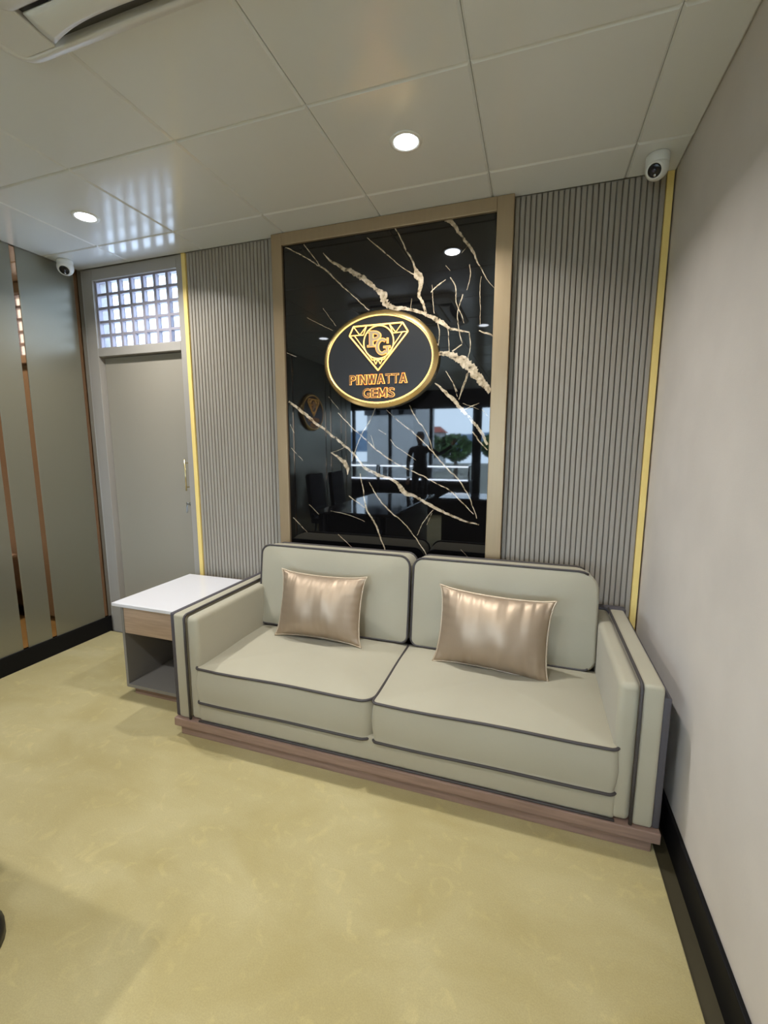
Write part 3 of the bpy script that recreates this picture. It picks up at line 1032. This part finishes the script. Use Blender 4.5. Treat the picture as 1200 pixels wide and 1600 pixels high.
# ------------------------------------------------------------------ ceiling fittings
def downlight(x, y, label):
    t = thing('downlight', (x, y, H), label, 'ceiling light', 'round recessed downlights')
    mt = Matrix.Translation((x, y, H))
    lathe('trim_ring', [(.046, .004), (.050, -.004), (.058, -.006), (.066, -.004), (.068, .001)], M['white_plastic'], t, 40, mt)
    lathe('diffuser', [(.001, -.0035), (.049, -.0035), (.049, .004)], M['downlight'], t, 40, mt)
    ld = bpy.data.lights.new('downlight_lamp', 'AREA')
    ld.shape = 'DISK'
    ld.size = .09
    ld.energy = LAMP_W
    ld.color = (1.0, .985, .96)
    ld.spread = R(140)
    lo = bpy.data.objects.new('downlight_lamp', ld)
    COL.objects.link(lo)
    lo.parent = t
    lo.location = (0, 0, -.008)
    return t
dl = downlight(-.3, -.575, 'bright round downlight in the ceiling above the sofa and marble panel')
copy_thing(dl, (-2.12, -.545, H), 'bright round downlight in the ceiling in front of the door')
for k, y in enumerate((-2.42, -4.28, -6.14)):
    row = ('second', 'third', 'fourth')[k]
    for x, sd in ((-.3, 'right'), (-2.12, 'left')):
        copy_thing(dl, (x, y, H), 'round downlight, %s from the marble wall in the %s row, seen only as a reflection' % (row, sd))

def security_camera(x, y, look, label, rb=.050, drop=.052):
    t = thing('security_camera', (x, y, H), label, 'security camera', 'turret cameras under the ceiling')
    base = Matrix.Translation((x, y, H - .001))
    lathe('mount', [(.043, 0), (.046, -.004), (.047, -.018), (.046, -.032), (.043, -.044), (.030, -.050)], M['white_plastic'], t, 36, base)
    c = Vector((x, y, H - drop))
    q = Vector(look).normalized().to_track_quat('Z', 'Y').to_matrix().to_4x4()
    mt = Matrix.Translation(c) @ q
    a0 = 44
    prof = [(rb * math.sin(R(a)), rb * math.cos(R(a))) for a in range(178, a0 - 1, -8)]
    prof += [(rb * math.sin(R(a0)) - .002, rb * math.cos(R(a0)) + .002), (rb * math.sin(R(a0)) - .005, rb * math.cos(R(a0)))]
    lathe('housing', prof, M['white_plastic'], t, 40, mt)
    rr = rb * math.sin(R(a0)) - .004
    zf = rb * math.cos(R(a0)) - .001
    face = lathe('lens_window', [(rr, zf - .004), (rr, zf), (rr * .8, zf + .004), (rr * .45, zf + .006), (.001, zf + .007)], M['dark_plastic'], t, 36, mt)
    lathe('lens', [(.010, zf + .005), (.009, zf + .0095), (.005, zf + .0115), (.001, zf + .012)], M['lens'], face, 20, mt)
    mt2 = mt @ Matrix.Translation((0, -rr * .62, zf + .003))
    lathe('infrared_lamp', [(.006, 0), (.005, .003), (.001, .004)], M['chrome'], face, 14, mt2)
    return t
security_camera(.700, -.150, (-.42, -.75, -.58), 'white turret security camera in the right ceiling corner, beside the yellow strip', .046, .052)
security_camera(-2.800, -.165, (.42, -.58, -.70), 'white turret security camera in the left ceiling corner, above the door', .050, .046)

# ceiling cassette air conditioner
ac = thing('ceiling_air_conditioner', (-.90, -1.80, H), 'white ceiling cassette air conditioner with louvres, at the upper left', 'air conditioner')
AO, AI = .475, .432
def rr_ring(h, r, z):
    return [(-.90 + x, -1.80 + y, z) for x, y in rr_outline(h, h, [r] * 4, 8, 6)]
v, f = loft([rr_ring(AO - .003, .075, H), rr_ring(AO, .078, H - .008), rr_ring(AO - .006, .076, H - .018), rr_ring(AO - .018, .070, H - .026),
             rr_ring(AI + .014, .055, H - .031), rr_ring(AI + .004, .045, H - .032), rr_ring(AI, .04, H - .028), rr_ring(AI, .04, H - .006)], False, False)
f = [tuple(reversed(q)) for q in f]
mesh('border', v, f, M['ac_plastic'], ac, True)
box('air_duct', -.90 - AI, -.90 + AI, -1.80 - AI, -1.80 + AI, H - .008, H - .003, M['duct'], ac)
for sx_ in (-1, 1):
    for sy_ in (-1, 1):
        x0, x1 = sorted((-.90 + sx_ * .285, -.90 + sx_ * AI))
        y0, y1 = sorted((-1.80 + sy_ * .285, -1.80 + sy_ * AI))
        box('corner_cover', x0, x1, y0, y1, H - .030, H - .008, M['ac_plastic'], ac, .006, 3)
v, f = loft([rr_ring(.312, .03, H - .008), rr_ring(.312, .03, H - .030), rr_ring(.304, .028, H - .036), rr_ring(.255, .02, H - .036), rr_ring(.250, .02, H - .030), rr_ring(.250, .02, H - .008)], False, False)
f = [tuple(reversed(q)) for q in f]
mesh('grille_frame', v, f, M['ac_plastic'], ac, True)
for k in range(17):
    y = -1.80 - .240 + .030 * k
    box('grille_slat', -.90 - .25, -.90 + .25, y - .007, y + .007, H - .034, H - .020, M['ac_plastic'], ac, .002, 1)
def flap(ax, s):
    rings = []
    L_ = .262
    for k in range(25):
        t = -1 + 2 * k / 24
        sag = .012 * (1 - t * t)
        w0, w1 = .322, .322 + .090 - .030 * (1 - abs(t) ** 2.5)
        prof = []
        for q in range(7):
            a = q / 6
            rr_ = w0 + (w1 - w0) * a
            prof.append((rr_, H - .034 - .010 * math.sin(math.pi * a * .75) - sag * .15))
        for q in reversed(range(7)):
            a = q / 6
            rr_ = w0 + (w1 - w0) * a
            prof.append((rr_, H - .030 - .010 * math.sin(math.pi * a * .75) - sag * .15))
        ring = []
        for rr_, z in prof:
            if ax == 'y':
                ring.append((-.90 + L_ * t, -1.80 + s * rr_, z))
            else:
                ring.append((-.90 + s * rr_, -1.80 + L_ * t, z))
        rings.append(ring)
    v, f = loft(rings)
    mesh('louvre_flap', v, f, M['white_plastic'], ac, True)
for ax in 'xy':
    for s in (-1, 1):
        flap(ax, s)

# ------------------------------------------------------------------ the rest of the shop, seen in the marble
dk = thing('desk', (-1.55, -2.9, FZ), 'glossy black desk at the lower left, only its shadow and base edge in view', 'desk')
box('desk_top', -2.02, -1.11, -3.95, -1.865, .735, .765, M['black_stone'], dk, .004)
box('desk_cabinet', -1.99, -1.20, -3.90, -1.95, .04, .735, M['black_wood'], dk, .003)
for x, y in ((-1.258, -1.900), (-1.90, -1.905)):
    v, f = lathe_geo([(.125, FZ), (.125, .045), (.11, .06), (.04, .075), (.035, .10), (.035, .735)], 32, Matrix.Translation((x, y, 0)))
    mesh('desk_leg', v, f, M['black_metal'], dk, True)

def chair(x, y, label):
    t = thing('desk_chair', (x, y, FZ), label, 'chair', 'dark high backed chairs at the desk')
    mt = Matrix.Translation((x, y, .45))
    cushion('seat', .22, .22, .035, [.04] * 4, mt, M['cloth_dark'], t, .015, .005, .004, (False, False))
    mb = Matrix.Translation((x - .23, y, .78)) @ Matrix(((0, 0, 1), (1, 0, 0), (0, 1, 0))).to_4x4() @ Matrix.Rotation(R(-6), 4, 'X')
    cushion('backrest', .21, .30, .03, [.05] * 4, mb, M['cloth_dark'], t, .012, .005, .004, (False, False))
    for sx_ in (-.18, .18):
        for sy_ in (-.18, .18):
            tube('leg', [(x + sx_ * .9, y + sy_ * .9, .43), (x + sx_ * 1.1, y + sy_ * 1.1, FZ + .003)], [.018, .013], M['black_metal'], t)
chair(-2.42, -3.2, 'dark high backed chair beside the desk, nearer the marble wall, in reflection')
chair(-2.42, -3.9, 'dark high backed chair beside the desk, nearer the shop front, in reflection')

def display_case(x0, x1, label):
    y0, y1 = -7.35, -6.85
    t = thing('display_case', ((x0 + x1) / 2, (y0 + y1) / 2, FZ), label, 'display case', 'lit display cases along the shop front')
    box('cabinet', x0, x1, y0, y1, FZ, .74, M['black_wood'], t, .004)
    box('display_floor', x0 + .02, x1 - .02, y0 + .02, y1 - .02, .74, .755, M['case_shelf'], t)
    for x in (x0, x1 - .03):
        for y in (y0, y1 - .03):
            box('post', x, x + .03, y, y + .03, .74, 1.06, M['black_metal'], t)
    box('glass_front', x0 + .03, x1 - .03, y1 - .016, y1 - .010, .755, 1.05, M['glass'], t)
    box('glass_top', x0, x1, y0, y1, 1.06, 1.072, M['glass'], t)
    box('led_strip', x0 + .03, x1 - .03, y1 - .030, y1 - .012, 1.035, 1.060, M['cool_led'], t)
    box('led_strip', x0 + .03, x1 - .03, y1 - .030, y1 - .018, .756, .776, M['cool_led'], t)
display_case(-3.92, -3.02, 'lit glass display case by the shop front, leftmost of three in the reflection')
display_case(-3.0, -1.98, 'lit glass display case by the shop front, middle of three in the reflection')
display_case(-1.96, -1.00, 'lit glass display case by the shop front, rightmost of three in the reflection')

ct = thing('shop_counter', (-.15, -4.0, FZ), 'long black sales counter behind the camera, seen only as a dark reflection', 'counter')
box('counter_top', -.98, .70, -4.35, -3.60, .735, .765, M['black_stone'], ct, .004)
box('counter_cabinet', -.94, .66, -4.30, -3.64, FZ, .735, M['black_wood'], ct, .003)

# person by the shop front: one skinned body, clothes as dark cloth, arm raised
def skin_mesh(name, pts, edges, radii, m, parent, root=0, sub=2):
    off = origin(parent)
    me = bpy.data.meshes.new(name)
    me.from_pydata([Vector(p) - off for p in pts], edges, [])
    o = bpy.data.objects.new(name, me)
    COL.objects.link(o)
    md = o.modifiers.new('skin', 'SKIN')
    for i, r in enumerate(radii):
        me.skin_vertices[0].data[i].radius = (r, r) if not isinstance(r, tuple) else r
    me.skin_vertices[0].data[root].use_root = True
    s = o.modifiers.new('sub', 'SUBSURF')
    s.levels = s.render_levels = sub
    bpy.context.view_layer.update()
    ev = bpy.data.meshes.new_from_object(o.evaluated_get(bpy.context.evaluated_depsgraph_get()))
    bpy.data.objects.remove(o)
    bpy.data.meshes.remove(me)
    ev.name = name
    return link(name, ev, m, parent, True)
px, py = -1.98, -6.55
pr_ = thing('person', (px, py, FZ), 'person in dark clothes with one arm raised by the display cases, seen only in reflection', 'person')
J = [(0, 0, .95), (0, 0, 1.15), (0, .01, 1.38), (0, .01, 1.47), (0, .015, 1.55),
     (-.19, .01, 1.40), (-.25, .03, 1.13), (-.22, .14, .92), (-.21, .17, .83),
     (.19, .01, 1.40), (.42, .10, 1.30), (.62, .18, 1.42), (.69, .20, 1.47),
     (-.10, 0, .90), (-.11, .02, .50), (-.12, -.01, .10), (-.13, .12, .045),
     (.10, 0, .90), (.11, .02, .50), (.12, -.01, .10), (.13, .12, .045)]
E_ = [(0, 1), (1, 2), (2, 3), (3, 4), (2, 5), (5, 6), (6, 7), (7, 8), (2, 9), (9, 10), (10, 11), (11, 12), (0, 13), (13, 14), (14, 15), (15, 16), (0, 17), (17, 18), (18, 19), (19, 20)]
RD = [(.15, .11), (.14, .10), (.15, .10), .055, .055, .065, .045, .035, .03, .065, .045, .035, .03, .09, .06, .045, .035, .09, .06, .045, .035]
skin_mesh('body', [(px + a, py + b, c + FZ) for a, b, c in J], E_, RD, M['cloth_dark'], pr_)
hm = Matrix.Translation((px, py + .02, 1.63 + FZ))
hv, hf = lathe_geo([(.02, -.125), (.05, -.112), (.064, -.07), (.074, -.01), (.076, .04), (.066, .085), (.04, .112), (.005, .12)], 24, hm @ Matrix.Diagonal((1, 1.2, 1, 1)))
head = mesh('head', hv, hf, M['skin'], pr_, True)
hv, hf = lathe_geo([(.080, .01), (.084, .05), (.074, .095), (.045, .124), (.004, .132)], 24, Matrix.Translation((px, py + .008, 1.63 + FZ)) @ Matrix.Diagonal((1, 1.2, 1, 1)))
mesh('hair', hv, hf, M['hair'], head, True)
lathe('nose', [(.014, -.012), (.010, .010), (.003, .022)], M['skin'], head, 10, Matrix.Translation((px, py + .105, 1.625 + FZ)) @ Matrix.Rotation(R(-90), 4, 'X'))
for s in (-1, 1):
    lathe('ear', [(.004, -.025), (.012, -.01), (.013, .012), (.004, .026)], M['skin'], head, 10, Matrix.Translation((px + s * .078, py + .015, 1.63 + FZ)))
    lathe('eye', [(.002, 0), (.010, .004), (.003, .009)], M['dark_plastic'], head, 10, Matrix.Translation((px + s * .030, py + .100, 1.645 + FZ)) @ Matrix.Rotation(R(-90), 4, 'X'))
for hx_, hy_, hz_, d in ((-.21, .17, .83, (0, .25, -1)), (.69, .20, 1.47, (.6, .2, 1))):
    P0 = Vector((px + hx_, py + hy_, hz_ + FZ))
    D = Vector(d).normalized()
    S_ = D.cross(Vector((0, 1, 0))).normalized()
    hp, he, hr = [P0, P0 + D * .05], [(0, 1)], [.026, (.036, .018)]
    for k in range(4):
        b = len(hp)
        o_ = S_ * (-.03 + .02 * k)
        ln = (.062, .074, .078, .058)[k]
        hp += [P0 + D * .085 + o_, P0 + D * (.085 + ln * .55) + o_ * 1.1, P0 + D * (.085 + ln) + o_ * 1.1 + Vector((0, .015, 0))]
        he += [(1, b), (b, b + 1), (b + 1, b + 2)]
        hr += [.0095, .009, .0075]
    b = len(hp)
    hp += [P0 + D * .04 + S_ * .04, P0 + D * .075 + S_ * .062]
    he += [(0, b), (b, b + 1)]
    hr += [.011, .009]
    skin_mesh('hand', hp, he, hr, M['skin'], pr_, 0, 1)

# ------------------------------------------------------------------ outside the shop front
struct(box('ground', -60, 60, -120, YB - .16, -3.2, -3.0, M['ground']))
def ridge(name, y, x0, x1, base, hs, dep, seed):
    rnd = random.Random(seed)
    n = 60
    V, F = [], []
    for i in range(n + 1):
        x = x0 + (x1 - x0) * i / n
        t = i / n * (len(hs) - 1)
        k = min(int(t), len(hs) - 2)
        a = t - k
        a = a * a * (3 - 2 * a)
        h = hs[k] * (1 - a) + hs[k + 1] * a + rnd.gauss(0, .012) * max(hs)
        V += [(x, y + dep * .6, base), (x, y, base + h), (x, y - dep, base)]
    for i in range(n):
        for k in range(2):
            F.append((3 * i + k, 3 * i + 3 + k, 3 * i + 4 + k, 3 * i + 1 + k))
    o = mesh(name, V, F, M['hill'], None, True)
    o['kind'] = 'structure'
    o['label'] = 'hazy blue hills far beyond the shop front'
    return o
ridge('hills', -420, -330, 160, -3, [10, 13, 17, 21, 15, 18, 27, 20, 12], 120, 4)
def tree(x, y, h, r, seed, label):
    t = thing('tree', (x, y, -3), label, 'tree', 'trees outside the shop front')
    tube('trunk', [(x, y, -3), (x + .1, y, -3 + h * .5), (x, y + .1, -3 + h * .75)], [.18, .13, .07], M['bark'], t)
    rnd = random.Random(seed)
    V, F = [], []
    for k in range(700):
        d = Vector((rnd.gauss(0, 1), rnd.gauss(0, 1), rnd.gauss(0, 1))).normalized() * r * rnd.uniform(.55, 1) ** .6
        c = Vector((x, y, -3 + h * .72)) + Vector((d.x, d.y, d.z * .8))
        a = Vector((rnd.gauss(0, 1), rnd.gauss(0, 1), rnd.gauss(0, .6))).normalized() * r * .17
        b = a.cross(Vector((rnd.gauss(0, 1), rnd.gauss(0, 1), rnd.gauss(0, 1)))).normalized() * r * .12
        i = len(V)
        V += [c - a, c + b, c + a, c - b]
        F.append((i, i + 1, i + 2, i + 3))
    o = mesh('foliage', V, F, M['leaf'], t)
    o['kind'] = 'stuff'
for i, (x, y, h, r) in enumerate([(-4.9, -28, 6.1, 1.15), (-2.2, -30, 6.3, 1.2), (1.2, -28, 6.0, 1.2), (5.0, -30, 6.4, 1.3), (-7.6, -31.5, 6.2, 1.2), (9.4, -28, 6.0, 1.2)]):
    tree(x, y, h, r, i + 20, ('leafy green tree outside, %s in the row beyond the shop front' % ('left of the middle', 'in the middle', 'right of the middle', 'second from the right end', 'at the left end', 'at the right end')[i]))
def house(x0, x1, y0, y1, z1, roof, label):
    t = thing('house', ((x0 + x1) / 2, (y0 + y1) / 2, -3), label, 'house')
    w = box('house_walls', x0, x1, y0, y1, -3, z1, M['house_wall'], t)
    for k in range(4):
        xx = x0 + (x1 - x0) * (k + .5) / 4
        box('house_window', xx - .4, xx + .4, y1, y1 + .04, z1 - 1.9, z1 - .7, M['dark_plastic'], w)
    if roof:
        ym = (y0 + y1) / 2
        V = [(x0 - .4, y0 - .4, z1), (x1 + .4, y0 - .4, z1), (x1 + .4, y1 + .4, z1), (x0 - .4, y1 + .4, z1), (x0 + .6, ym, z1 + roof), (x1 - .6, ym, z1 + roof)]
        mesh('roof', V, [(0, 1, 2, 3), (0, 4, 5, 1), (2, 5, 4, 3), (1, 5, 2), (3, 4, 0)], M['roof_tile'], t)
    else:
        box('parapet', x0 - .15, x1 + .15, y0 - .15, y1 + .15, z1, z1 + .25, M['house_wall'], t)
house(-20.4, -15.4, -80, -75, 3.9, 1.1, 'pale house with a red tiled roof outside the shop front')
house(-7.3, -5.05, -22, -17.5, 4.8, 0, 'tall pale grey flat roofed building outside the shop front')
